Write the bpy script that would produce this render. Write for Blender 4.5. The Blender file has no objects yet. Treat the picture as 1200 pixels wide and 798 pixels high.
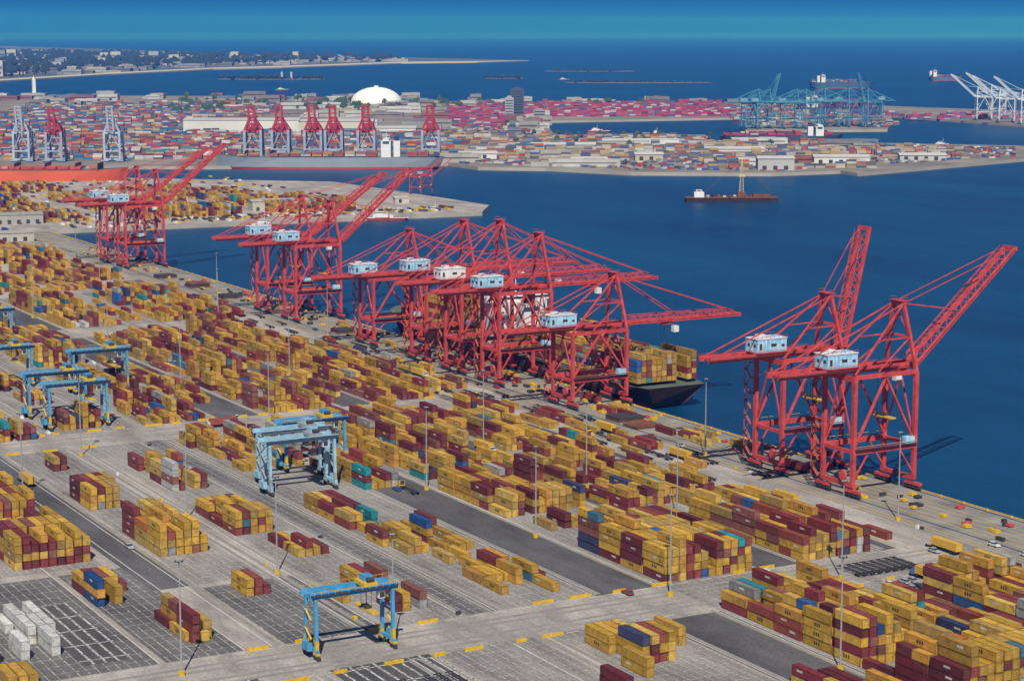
import bpy, math, random, bmesh
import numpy as np
from mathutils import Vector, Matrix
random.seed(7); R=np.random.RandomState(11)
scene=bpy.context.scene
# ------------------------------------------------------------------ camera geometry
H=165.0; F=2351.0; P=math.radians(8.73); YAW=math.radians(29.2)
cp,sp=math.cos(P),math.sin(P); cy,sy_=math.cos(YAW),math.sin(YAW)
def bearing(px,py,z=0.0):
    a=(px-600)/F; b=(399-py)/F
    t=(H-z)/(sp-b*cp); return a*t, t*(cp+b*sp)
def rotw(X,Y): return X*cy+Y*sy_, -X*sy_+Y*cy
def g(px,py,z=0.0): return rotw(*bearing(px,py,z))
# ------------------------------------------------------------------ materials
def nt(name):
    m=bpy.data.materials.new(name); m.use_nodes=True
    t=m.node_tree; return m,t,t.nodes['Principled BSDF']
def mat(name,col,rough=0.6,var=0.25,scale=0.5,metal=0.0,bump=0.0,spec=0.3,col2=None):
    m,t,b=nt(name)
    b.inputs['Roughness'].default_value=rough; b.inputs['Metallic'].default_value=metal
    b.inputs['Specular IOR Level'].default_value=spec
    tc=t.nodes.new('ShaderNodeTexCoord'); n=t.nodes.new('ShaderNodeTexNoise')
    n.inputs['Scale'].default_value=scale; n.inputs['Detail'].default_value=6; n.inputs['Roughness'].default_value=.65
    t.links.new(tc.outputs['Object'],n.inputs['Vector'])
    r=t.nodes.new('ShaderNodeValToRGB'); r.color_ramp.elements[0].position=.3; r.color_ramp.elements[1].position=.7
    c0=col2 if col2 else tuple(c*(1-var) for c in col)
    r.color_ramp.elements[0].color=(*c0,1); r.color_ramp.elements[1].color=(*[min(1,c*(1+var*.5)) for c in col],1)
    t.links.new(n.outputs['Fac'],r.inputs['Fac']); t.links.new(r.outputs['Color'],b.inputs['Base Color'])
    return m
def attrmat(name,rough=.5,dirt=.35,scale=.6,corr=False):
    m,t,b=nt(name); b.inputs['Roughness'].default_value=rough; b.inputs['Specular IOR Level'].default_value=.25
    a=t.nodes.new('ShaderNodeAttribute'); a.attribute_name='Col'
    tc=t.nodes.new('ShaderNodeTexCoord'); n=t.nodes.new('ShaderNodeTexNoise'); n.inputs['Scale'].default_value=scale; n.inputs['Detail'].default_value=7; n.inputs['Roughness'].default_value=.7
    t.links.new(tc.outputs['Object'],n.inputs['Vector'])
    mr=t.nodes.new('ShaderNodeMapRange'); mr.inputs['From Min'].default_value=.32; mr.inputs['From Max'].default_value=.66
    mr.inputs['To Min'].default_value=1-dirt; mr.inputs['To Max'].default_value=1.08
    t.links.new(n.outputs['Fac'],mr.inputs['Value'])
    v=t.nodes.new('ShaderNodeVectorMath'); v.operation='SCALE'
    t.links.new(a.outputs['Color'],v.inputs[0]); t.links.new(mr.outputs['Result'],v.inputs['Scale'])
    if not corr:
        t.links.new(v.outputs['Vector'],b.inputs['Base Color']); return m
    n3=t.nodes.new('ShaderNodeTexNoise'); n3.inputs['Scale'].default_value=.35; n3.inputs['Detail'].default_value=8; n3.inputs['Roughness'].default_value=.75
    mp=t.nodes.new('ShaderNodeMapping'); mp.inputs['Location'].default_value=(31,7,3); t.links.new(tc.outputs['Object'],mp.inputs['Vector']); t.links.new(mp.outputs[0],n3.inputs['Vector'])
    r3=t.nodes.new('ShaderNodeMapRange'); r3.inputs['From Min'].default_value=.55; r3.inputs['From Max'].default_value=.67; r3.inputs['To Max'].default_value=.7
    t.links.new(n3.outputs['Fac'],r3.inputs['Value'])
    mx=t.nodes.new('ShaderNodeMix'); mx.data_type='RGBA'; t.links.new(r3.outputs['Result'],mx.inputs['Factor']); t.links.new(v.outputs['Vector'],mx.inputs['A']); mx.inputs['B'].default_value=(.13,.07,.04,1)
    t.links.new(mx.outputs['Result'],b.inputs['Base Color'])
    wv=t.nodes.new('ShaderNodeTexWave'); wv.wave_type='BANDS'; wv.bands_direction='Y'; wv.inputs['Scale'].default_value=.9
    t.links.new(tc.outputs['Object'],wv.inputs['Vector'])
    bp=t.nodes.new('ShaderNodeBump'); bp.inputs['Strength'].default_value=.35; bp.inputs['Distance'].default_value=.05
    t.links.new(wv.outputs['Fac'],bp.inputs['Height']); t.links.new(bp.outputs[0],b.inputs['Normal'])
    return m
def haze_tint(c,f,h=(.05,.17,.36)):  # mixes a colour toward blue: air haze painted into far surfaces
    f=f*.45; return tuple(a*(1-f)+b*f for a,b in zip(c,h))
M_cont=attrmat('container_paint',.6,.45,.55,True)
M_far=attrmat('distant_hazed_paint',.7,.25,.05)  # its vertex colours carry the painted haze blue
M_red=mat('crane_red',(.54,.075,.07),.5,.4,.3,col2=(.33,.04,.04))
M_house=mat('machinery_house_blue',(.40,.62,.76),.5,.2,.35,col2=(.12,.38,.60))
M_dark=mat('dark_steel',(.05,.05,.055),.6,.3,1)
M_white=mat('white_paint',(.70,.71,.73),.5,.2,.5)
M_yel=mat('yellow_paint',(.62,.40,.03),.5,.3,1)
M_rtg=mat('rtg_blue',(.07,.31,.56),.45,.35,.6)
M_glass=mat('glass',(.03,.05,.07),.1,.2,1,spec=.8)
M_hull=mat('hull_black',(.035,.025,.025),.5,.4,.1)
M_brown=mat('hull_brown',(.16,.07,.035),.6,.4,.2)
M_boot=mat('hull_red',(.30,.04,.03),.6,.3,.1)
M_deck=mat('deck_green',(.10,.12,.10),.8,.3,.2)
M_galv=mat('galvanised_steel',(.38,.39,.40),.45,.2,1,metal=.3)
M_rub=mat('rubber',(.02,.02,.02),.8,.2,1)
M_tan=mat('shore_concrete',(.36,.33,.29),.85,.3,.05)
# ------------------------------------------------------------------ mesh builders
class MB:
    th=1.0
    def __init__(s): s.v=[];s.f=[];s.m=[]
    def add(s,vs,fs,m):
        o=len(s.v); s.v+= [tuple(v) for v in vs]; s.f+=[tuple(o+i for i in f) for f in fs]; s.m+=[m]*len(fs)
    def box(s,c,d,m=0):
        x,y,z=c; a,b,h=d[0]/2,d[1]/2,d[2]/2
        s.add([(x-a,y-b,z-h),(x+a,y-b,z-h),(x+a,y+b,z-h),(x-a,y+b,z-h),(x-a,y-b,z+h),(x+a,y-b,z+h),(x+a,y+b,z+h),(x-a,y+b,z+h)],
              [(0,3,2,1),(4,5,6,7),(0,1,5,4),(1,2,6,5),(2,3,7,6),(3,0,4,7)],m)
    def beam(s,p,q,w,h=None,m=0,w2=None):
        h=h or w; w*=s.th; h*=s.th; p=Vector(p);q=Vector(q); d=(q-p).normalized()
        up=Vector((0,0,1)) if abs(d.z)<.95 else Vector((0,1,0))
        sd=d.cross(up).normalized(); u=sd.cross(d)
        vs=[]
        for e,k in ((p,1),(q,w2 or 1)):
            for i,j in ((-1,-1),(1,-1),(1,1),(-1,1)): vs.append(e+sd*(i*w/2*k)+u*(j*h/2*k))
        s.add(vs,[(0,1,2,3),(7,6,5,4),(0,4,5,1),(1,5,6,2),(2,6,7,3),(3,7,4,0)],m)
    def cyl(s,p,q,r,n=8,m=0,r2=None):
        p=Vector(p);q=Vector(q); d=(q-p).normalized(); r2=r if r2 is None else r2
        up=Vector((0,0,1)) if abs(d.z)<.95 else Vector((0,1,0))
        a=d.cross(up).normalized(); b=a.cross(d)
        vs=[p+(a*math.cos(t)+b*math.sin(t))*r for t in [2*math.pi*i/n for i in range(n)]]+[q+(a*math.cos(t)+b*math.sin(t))*r2 for t in [2*math.pi*i/n for i in range(n)]]
        s.add(vs,[tuple(range(n)),tuple(range(2*n-1,n-1,-1))]+[(i,n+i,n+(i+1)%n,(i+1)%n) for i in range(n)],m)
    def prism(s,prof,x0,x1,m=0): # profile in (y,z)
        n=len(prof); vs=[(x0,y,z) for y,z in prof]+[(x1,y,z) for y,z in prof]
        s.add(vs,[tuple(range(n-1,-1,-1)),tuple(range(n,2*n))]+[(i,(i+1)%n,n+(i+1)%n,n+i) for i in range(n)],m)
    def mesh(s,name,mats):
        me=bpy.data.meshes.new(name); me.from_pydata(s.v,[],s.f)
        for x in mats: me.materials.append(x)
        me.polygons.foreach_set('material_index',s.m); me.update()
        b=bmesh.new(); b.from_mesh(me); bmesh.ops.recalc_face_normals(b,faces=b.faces); b.to_mesh(me); b.free()
        me.polygons.foreach_set('use_smooth',[False]*len(me.polygons))
        return me
def place(name,me,loc=(0,0,0),rot=0,scale=1,parent=None):
    o=bpy.data.objects.new(name,me); scene.collection.objects.link(o)
    o.location=loc; o.rotation_euler=(0,0,rot); o.scale=(scale,)*3 if not isinstance(scale,tuple) else scale
    if parent: o.parent=parent
    return o
SG=np.array([(-1,-1,-1),(1,-1,-1),(1,1,-1),(-1,1,-1),(-1,-1,1),(1,-1,1),(1,1,1),(-1,1,1)])*.5
FC=np.array([(0,3,2,1),(4,5,6,7),(0,1,5,4),(1,2,6,5),(2,3,7,6),(3,0,4,7)])
def np_boxes(name,C,S,COL,m,loc=(0,0,0),rot=0,parent=None):
    C=np.asarray(C,float);S=np.asarray(S,float);COL=np.asarray(COL,float); n=len(C)
    V=(C[:,None]+SG[None]*S[:,None]).reshape(-1,3)
    L=(np.arange(n)[:,None,None]*8+FC[None]).reshape(-1)
    me=bpy.data.meshes.new(name); me.vertices.add(8*n); me.vertices.foreach_set('co',V.ravel())
    me.loops.add(24*n); me.loops.foreach_set('vertex_index',L.astype(np.int32))
    me.polygons.add(6*n); me.polygons.foreach_set('loop_start',np.arange(0,24*n,4,dtype=np.int32))
    me.polygons.foreach_set('use_smooth',np.zeros(6*n,dtype=bool))
    me.update(calc_edges=True)
    at=me.color_attributes.new('Col','FLOAT_COLOR','POINT')
    cc=np.ones((8*n,4)); cc[:,:3]=np.repeat(COL,8,axis=0); at.data.foreach_set('color',cc.ravel())
    me.materials.append(m)
    return place(name,me,loc,rot,1,parent)
# ------------------------------------------------------------------ containers
Yc=[(.64,.38,.05),(.57,.34,.045),(.66,.43,.09),(.50,.29,.045),(.58,.34,.04),(.60,.31,.05),(.46,.30,.08)]
Rc=[(.19,.03,.035),(.24,.04,.04),(.15,.03,.035),(.30,.07,.05),(.22,.05,.05),(.27,.10,.08)]
Oc=[(.02,.28,.32),(.03,.12,.36),(.5,.5,.5),(.02,.09,.28),(.45,.15,.03),(.05,.06,.14),(.3,.3,.3),(.42,.40,.36),(.08,.2,.3)]
def pick(py=.66,pr=.30):
    r=random.random()
    c=random.choice(Yc) if r<py else (random.choice(Rc) if r<py+pr else random.choice(Oc))
    k=random.uniform(.70,1.1); return tuple(a*k for a in c)
def fill(x0,x1,y0,y1,den=.9,tmax=4,tmin=1,z0=0,py=.60,pr=.335,pitch=12.9,colf=None,rough=1.0):
    out=[]; nb=max(1,int((y1-y0)/pitch)); nr=max(1,int((x1-x0)/2.72)); h=random.uniform(tmin+.5,tmax)
    rowoff=[random.uniform(-1.0,.7)*rough for _ in range(nr)]
    for b in range(nb):
        h+=random.uniform(-1.5,1.5)*rough; h=min(tmax+.4,max(tmin,h))
        empty=random.random()>den+.05
        run=0
        for r in range(nr):
            if empty and random.random()<.8: continue
            if random.random()>den-.02*rough: continue
            if rough>.9 and random.random()<.10: run=random.choice([-2,-1,1,-3])
            elif random.random()<.4: run=0
            k=int(round(h+run+rowoff[r]+random.uniform(-1.3,.8)*rough)); k=max(1 if rough>.9 and random.random()<.45 else tmin,min(tmax+(1 if rough>.9 and random.random()<.08 else 0),k))
            base=(colf or pick)() if colf else pick(py,pr)
            for t in range(k):
                c=base if random.random()<.45 else (colf() if colf else pick(py,pr))
                cx=x0+1.3+r*2.72+random.uniform(-.09,.09); cyy=y0+6.4+b*pitch+random.uniform(-.28,.28)
                cz=z0+1.32+t*2.61
                if random.random()<.12:
                    for s in(-1,1):
                        c2=c if random.random()<.5 else (colf() if colf else pick(py,pr)); out.append((cx,cyy+s*3.07,cz,6.06,c2))
                else: out.append((cx,cyy,cz,12.19,c))
    return out
def cont_obj(name,lst,detail=True,loc=(0,0,0),rot=0,parent=None,m=None):
    if not lst: return
    C=[];S=[];K=[]
    for (x,y,z,L,c) in lst:
        if not detail:
            C.append((x,y,z));S.append((2.40,L,2.50));K.append(c);continue
        C.append((x,y,z));S.append((2.34,L-.1,2.48));K.append(c)
        d=tuple(a*.66 for a in c)
        for sx in(-1,1):
            for sy in(-1,1):
                C.append((x+sx*1.14,y+sy*(L/2-.09),z));S.append((.16,.18,2.59));K.append(d)
            C.append((x+sx*1.15,y,z+1.24));S.append((.14,L-.36,.11));K.append(tuple(a*.85 for a in c))
            C.append((x+sx*1.15,y,z-1.20));S.append((.14,L-.36,.19));K.append(tuple(a*.35 for a in c))
        for sy in(-1,1):
            C.append((x,y+sy*(L/2-.06),z+1.22));S.append((2.12,.12,.15));K.append(d)
        for dx in(-.7,-.28,.28,.7):
            C.append((x+dx,y-L/2+.02,z));S.append((.05,.06,2.3));K.append(tuple(min(1,a*.5+.12) for a in c))
        if c[0]>.4 and c[1]>.2 and c[2]<.2 and L>8 and random.random()<.6:
            for i in range(3):
                C.append((x-1.175,y+(1-i)*.95,z+.1));S.append((.02,.6,1.0));K.append((.05,.045,.03))
        elif L>8 and random.random()<.5:
            C.append((x-1.175,y+random.uniform(-3,3),z+.3));S.append((.02,2.4,.6));K.append((.55,.53,.5))
    return np_boxes(name,C,S,K,m or M_cont,loc,rot,parent)
random.seed(21)
NEAR=[
 (380,409,492,560,.95,5,3),(380,409,566,640,.93,5,2),(380,409,646,765,.88,4,1),
 (366,377,560,640,.75,3,1),
 (328,361,492,548,.96,5,4),(326,361,588,650,.95,5,3),(328,361,552,586,.45,3,1),(328,361,654,768,.85,4,1),
 (363,376,640,765,.6,3,1),
 (384,412,350,446,.95,5,3),(328,362,360,468,.92,5,2),(364,381,350,440,.8,4,2),
 (417,426,380,436,.6,3,1),
 (274,300,406,432,.6,3,1),(276,290,428,466,.85,3,2),(294,302,425,455,.6,2,1),(304,322,372,405,.6,2,1),
 (250,262,437,466,.6,2,1),(258,266,408,424,.8,2,2),
 (288,300,500,545,.55,2,1),(276,290,505,560,.5,1,1),(272,284,560,640,.85,3,2),(286,298,556,600,.5,2,1),
 (272,300,700,768,.7,3,1),(302,318,650,768,.7,3,1),
 (243,254,504,560,.55,2,1),(243,254,574,600,.7,2,1),(236,250,610,650,.85,3,2),(240,256,682,745,.75,4,2),(234,238,520,560,.4,1,1),
 (205,222,596,640,.9,4,3),(212,222,540,554,.95,3,2),(205,221,668,700,.95,4,3),(212,220,736,750,.9,2,2),
 (170,186,538,582,.85,4,2),(178,190,507,534,.8,3,2),(182,189,505,532,.9,3,3),
 (160,186,602,645,.92,4,3),(154,186,662,705,.92,4,3),(128,150,650,690,.9,4,3)]
for (a,b,c,d,den,tm,tn) in NEAR:
    cont_obj('container_stack',fill(a,b,c,d,den,tm,tn))
MID=[(380,410,806,930,.9,4,1),(380,410,936,1058,.88,4,1),(326,361,806,900,.85,4,1),(326,361,906,1058,.88,4,1),(362,378,815,1058,.5,3,1),
 (272,300,806,860,.6,3,1),(272,300,885,955,.7,3,1),(302,320,830,990,.5,2,1),(272,300,975,1058,.75,4,1),
 (236,257,812,850,.85,4,2),(236,257,862,905,.6,3,1),(236,257,915,1050,.7,3,1),(205,226,800,835,.8,3,1),(205,226,850,990,.6,3,1),
 (180,195,790,900,.6,3,1),
 (382,412,1098,1170,.92,4,2),(382,412,1176,1240,.88,4,2),(326,361,1098,1235,.8,4,1),(362,378,1110,1235,.4,2,1),(272,300,1098,1235,.75,4,1),(302,320,1098,1235,.4,2,1),
 (326,361,1262,1400,.85,4,1),(370,405,1262,1380,.85,4,1),(408,432,1290,1420,.7,3,1),(272,310,1262,1400,.85,4,2),
 (326,361,1408,1560,.85,4,1),(370,432,1430,1560,.8,4,1),(330,430,1575,1655,.7,4,1),(240,320,1408,1560,.75,4,1)]
for (a,b,c,d,den,tm,tn) in MID:
    cont_obj('container_stack',fill(a,b,c,d,den,tm,tn),detail=(c<1000))
for (a,b,c,d,den,tm,tn) in [(470,545,1730,1790,.8,3,1),(580,680,1718,1775,.85,4,2),(710,795,1722,1775,.8,4,1),(570,670,1825,1880,.85,4,1),(700,785,1810,1870,.8,4,2),
   (470,540,1840,1900,.7,4,1),(470,540,1930,1990,.7,4,1),(570,640,1925,1985,.85,4,2),(670,765,1905,1965,.8,4,1),(400,620,2070,2150,.6,3,1),(660,750,2020,2080,.7,3,1)]:
    cont_obj('container_stack',fill(a,b,c,d,den,tm,tn,py=.58,pr=.30),detail=False)
def whitec():
    k=random.uniform(.55,.70); return (k,k,k*.98)
cont_obj('container_stack',fill(126,152,512,552,.8,2,1,colf=whitec))
cont_obj('container_stack',fill(128,140,492,505,.8,2,1,py=.9,pr=.1))
cont_obj('container_stack',fill(172,190,478,488,.5,1,1,py=.1,pr=.85,pitch=9.5))
ap=fill(418,424,600,800,.6,1,1,py=.6)+fill(427,438,620,790,.5,1,1,py=.7)+fill(418,440,820,1050,.4,2,1,py=.55)+fill(455,470,640,745,.45,1,1,py=.65)+fill(418,440,1100,1250,.3,2,1,py=.5)+fill(455,470,780,1040,.3,1,1)+fill(418,430,500,590,.25,1,1)
cont_obj('container_row',ap)
# ------------------------------------------------------------------ ground
def slots_mat(name,base,line,bw,rh,ms):
    m,t,b=nt(name); b.inputs['Roughness'].default_value=.85; b.inputs['Specular IOR Level'].default_value=.2
    tc=t.nodes.new('ShaderNodeTexCoord'); sx=t.nodes.new('ShaderNodeSeparateXYZ'); cx=t.nodes.new('ShaderNodeCombineXYZ')
    t.links.new(tc.outputs['Object'],sx.inputs[0]); t.links.new(sx.outputs['Y'],cx.inputs['X']); t.links.new(sx.outputs['X'],cx.inputs['Y'])
    br=t.nodes.new('ShaderNodeTexBrick'); br.offset=0; br.inputs['Scale'].default_value=1
    br.inputs['Brick Width'].default_value=bw; br.inputs['Row Height'].default_value=rh; br.inputs['Mortar Size'].default_value=ms; br.inputs['Mortar Smooth'].default_value=.1
    t.links.new(cx.outputs[0],br.inputs['Vector'])
    n=t.nodes.new('ShaderNodeTexNoise'); n.inputs['Scale'].default_value=.06; n.inputs['Detail'].default_value=9; n.inputs['Roughness'].default_value=.7
    mp=t.nodes.new('ShaderNodeMapping'); mp.inputs['Scale'].default_value=(1,.3,1)
    t.links.new(tc.outputs['Object'],mp.inputs['Vector']); t.links.new(mp.outputs[0],n.inputs['Vector'])
    r=t.nodes.new('ShaderNodeValToRGB'); r.color_ramp.elements[0].position=.38; r.color_ramp.elements[1].position=.62
    r.color_ramp.elements[0].color=(*[c*.58 for c in base],1); r.color_ramp.elements[1].color=(*[c*1.12 for c in base],1)
    t.links.new(n.outputs['Fac'],r.inputs['Fac'])
    n2=t.nodes.new('ShaderNodeTexNoise'); n2.inputs['Scale'].default_value=1.1; n2.inputs['Detail'].default_value=6
    t.links.new(tc.outputs['Object'],n2.inputs['Vector'])
    wr=t.nodes.new('ShaderNodeMapRange'); wr.inputs['From Min'].default_value=.42;wr.inputs['From Max'].default_value=.58;wr.inputs['To Min'].default_value=.25;wr.inputs['To Max'].default_value=1
    t.links.new(n2.outputs['Fac'],wr.inputs['Value'])
    ml=t.nodes.new('ShaderNodeMath'); ml.operation='MULTIPLY'; t.links.new(br.outputs['Fac'],ml.inputs[0]); t.links.new(wr.outputs['Result'],ml.inputs[1])
    mx=t.nodes.new('ShaderNodeMix'); mx.data_type='RGBA'
    t.links.new(ml.outputs[0],mx.inputs['Factor']); t.links.new(r.outputs['Color'],mx.inputs['A']); mx.inputs['B'].default_value=(*line,1)
    mr=t.nodes.new('ShaderNodeMapRange'); mr.inputs['From Min'].default_value=.3;mr.inputs['From Max'].default_value=.7;mr.inputs['To Min'].default_value=.72;mr.inputs['To Max'].default_value=1.14
    t.links.new(n2.outputs['Fac'],mr.inputs['Value'])
    v=t.nodes.new('ShaderNodeVectorMath'); v.operation='SCALE'; t.links.new(mx.outputs['Result'],v.inputs[0]); t.links.new(mr.outputs['Result'],v.inputs['Scale'])
    t.links.new(v.outputs[0],b.inputs['Base Color']); return m
M_conc=slots_mat('yard_concrete',(.41,.37,.34),(.26,.235,.215),6.1,6.1,.05)
M_asph=slots_mat('asphalt',(.12,.116,.12),(.145,.14,.14),30,15,.03)
M_slot=slots_mat('container_slots',(.29,.27,.255),(.50,.48,.46),6.45,2.72,.10)
M_slotd=slots_mat('container_slots_dark',(.16,.152,.152),(.46,.45,.44),6.45,2.72,.13)
M_zeb=slots_mat('chassis_parking',(.11,.105,.105),(.50,.50,.49),14,3.4,.38)
M_landfar=mat('distant_land',(.27,.24,.21),.9,.3,.012,col2=(.12,.115,.10))
M_coast=mat('coast_land',(.05,.08,.055),.95,.5,.0012,col2=(.13,.13,.11))
M_beach=mat('beach_sand',(.50,.46,.38),.95,.1,.002)
def land(name,pts,m,z=0,depth=8,wallm=None):
    n=len(pts); me=bpy.data.meshes.new(name)
    me.from_pydata([(x,y,z) for x,y in pts]+[(x,y,z-depth) for x,y in pts],[],[tuple(range(n))]+[(i,(i+1)%n,n+(i+1)%n,n+i) for i in range(n)])
    me.materials.append(m); me.materials.append(wallm or M_tan); me.polygons.foreach_set('material_index',[0]+[1]*n)
    b=bmesh.new(); b.from_mesh(me)
    bmesh.ops.recalc_face_normals(b,faces=b.faces)
    top=max(b.faces,key=lambda f:len(f.verts))
    if top.normal.z<0: bmesh.ops.reverse_faces(b,faces=b.faces)
    b.to_mesh(me); b.free()
    return place(name,me)
land('ground',[(-4000,-1500),(479,-1500),(479,1668),(886,1642),(925,1700),g(480,226),g(390,213),g(0,206),g(-500,206)],M_conc)
def sheet(name,rects,m,z):
    mb=MB()
    for (a,b,c,d) in rects: mb.add([(a,c,z),(b,c,z),(b,d,z),(a,d,z)],[(0,1,2,3)],0)
    me=bpy.data.meshes.new(name); me.from_pydata(mb.v,[],mb.f); me.materials.append(m); me.update(); return place(name,me)
sheet('road',[(362,379,491,772),(303,325,491,700),(304,324,805,1060),(411,417,491,1060),(190,203,560,775),(-100,160,700,740),
              (303,326,300,460),(362,379,300,460),(362,380,805,1060),(300,324,1095,1500)],M_asph,.02)
sheet('container_slot_pavement',[(326,361,340,774),(380,410,340,774),(272,302,340,465),(272,302,492,774),(236,258,492,774),(204,226,560,774),
      (204,410,805,1060),(60,190,805,1060),(240,410,1095,1245),(150,186,596,774),(236,266,340,465)],M_slot,.012)
sheet('container_slot_pavement',[(170,192,492,590),(204,234,492,556),(258,271,492,774),(120,168,492,590)],M_slotd,.016)
sheet('chassis_parking_pavement',[(205,235,415,465),(160,186,420,468),(150,164,500,560)],M_zeb,.024)
M_wline=mat('road_marking_white',(.62,.61,.58),.8,.4,.8)
M_yline=mat('road_marking_yellow',(.60,.42,.05),.8,.4,.8)
M_tyre=mat('tyre_track',(.17,.158,.15),.9,.4,.15,col2=(.31,.285,.26))
w=[]; yl=[]; ty=[]
for y in (463,490,775,803,1066,1093,1247,1260):
    if y in(463,490,803,775): w+= [(x,x+4,y,y+.35) for x in range(60,440,8)]
    else: w.append((60,440,y,y+.3))
for x in (269.5,303.5,233,258.5,200,228,325,362,378,411.5,168,192):
    w+= [(x,x+.3,a,b) for a,b in((340,462),(492,774),(805,1062),(1096,1245))]
for x in (420,441.5,444,453,457,461,465,469): yl.append((x,x+.35,300,1660))
for x in (267.8,270.8,304.5,259.5,233.5,230,202,227,324,362.8,379.2,412.5):
    ty+= [(x-.5,x+.9,a,b) for a,b in((340,462),(492,774),(805,1062),(1096,1245))]
for y in (468,472,480,484,782,786,794,1075): ty.append((-50,436,y,y+1.5))
sheet('road_marking_white',w,M_wline,.038); sheet('road_marking_yellow',yl,M_yline,.038); sheet('tyre_tracks',ty,M_tyre,.030)
M_apr=mat('apron_concrete',(.27,.25,.23),.85,.35,.06,col2=(.14,.132,.125))
sheet('quay_apron',[(440,478,-1500,1660)],M_apr,.016)
mb=MB()
for x in (449,477): mb.box((x,600,.08),(.5,2100,.12),0)
for y in range(300,1660,12): mb.box((478.4,y,.35),(.7,.9,.7),1); mb.box((479.5,y+4,-2),(1,2.2,3.4),2)
mb.box((479.0,700,.22),(.5,1900,.3),1)
place('quay_edge',mb.mesh('quay_edge',[M_dark,M_yel,M_rub]))
mb=MB()
for x in range(170,435,13):
    for y in (491.5,461.5,773.5,804.5):
        if random.random()<.6: mb.box((x+random.uniform(-3,3),y+random.uniform(-1,1),.45),(random.uniform(3,8),.6,.9),0)
place('safety_barriers',mb.mesh('safety_barriers',[M_yel]))
# water
m,t,b=nt('sea_water'); b.inputs['Roughness'].default_value=.36; b.inputs['Specular IOR Level'].default_value=.4
tc=t.nodes.new('ShaderNodeTexCoord')
n=t.nodes.new('ShaderNodeTexNoise'); n.inputs['Scale'].default_value=.10; n.inputs['Detail'].default_value=8; n.inputs['Roughness'].default_value=.65
n2=t.nodes.new('ShaderNodeTexNoise'); n2.inputs['Scale'].default_value=.006; n2.inputs['Detail'].default_value=10; n2.inputs['Roughness'].default_value=.66
mp=t.nodes.new('ShaderNodeMapping'); mp.inputs['Scale'].default_value=(1,.35,1); mp.inputs['Rotation'].default_value=(0,0,.9)
t.links.new(tc.outputs['Object'],n.inputs['Vector']); t.links.new(tc.outputs['Object'],mp.inputs['Vector']); t.links.new(mp.outputs[0],n2.inputs['Vector'])
bp=t.nodes.new('ShaderNodeBump'); bp.inputs['Strength'].default_value=.9; bp.inputs['Distance'].default_value=2.6
t.links.new(n.outputs['Fac'],bp.inputs['Height']); t.links.new(bp.outputs[0],b.inputs['Normal'])
r=t.nodes.new('ShaderNodeValToRGB'); r.color_ramp.elements[0].position=.34; r.color_ramp.elements[1].position=.66
r.color_ramp.elements[0].color=(.0012,.034,.092,1); r.color_ramp.elements[1].color=(.003,.066,.150,1)
t.links.new(n2.outputs['Fac'],r.inputs['Fac']); t.links.new(r.outputs[0],b.inputs['Base Color'])
M_water=m
me=bpy.data.meshes.new('water'); E=4e5; me.from_pydata([(-E,-E,-4),(E,-E,-4),(E,E,-4),(-E,E,-4)],[],[(0,1,2,3)]); me.materials.append(M_water); place('water',me)
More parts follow.
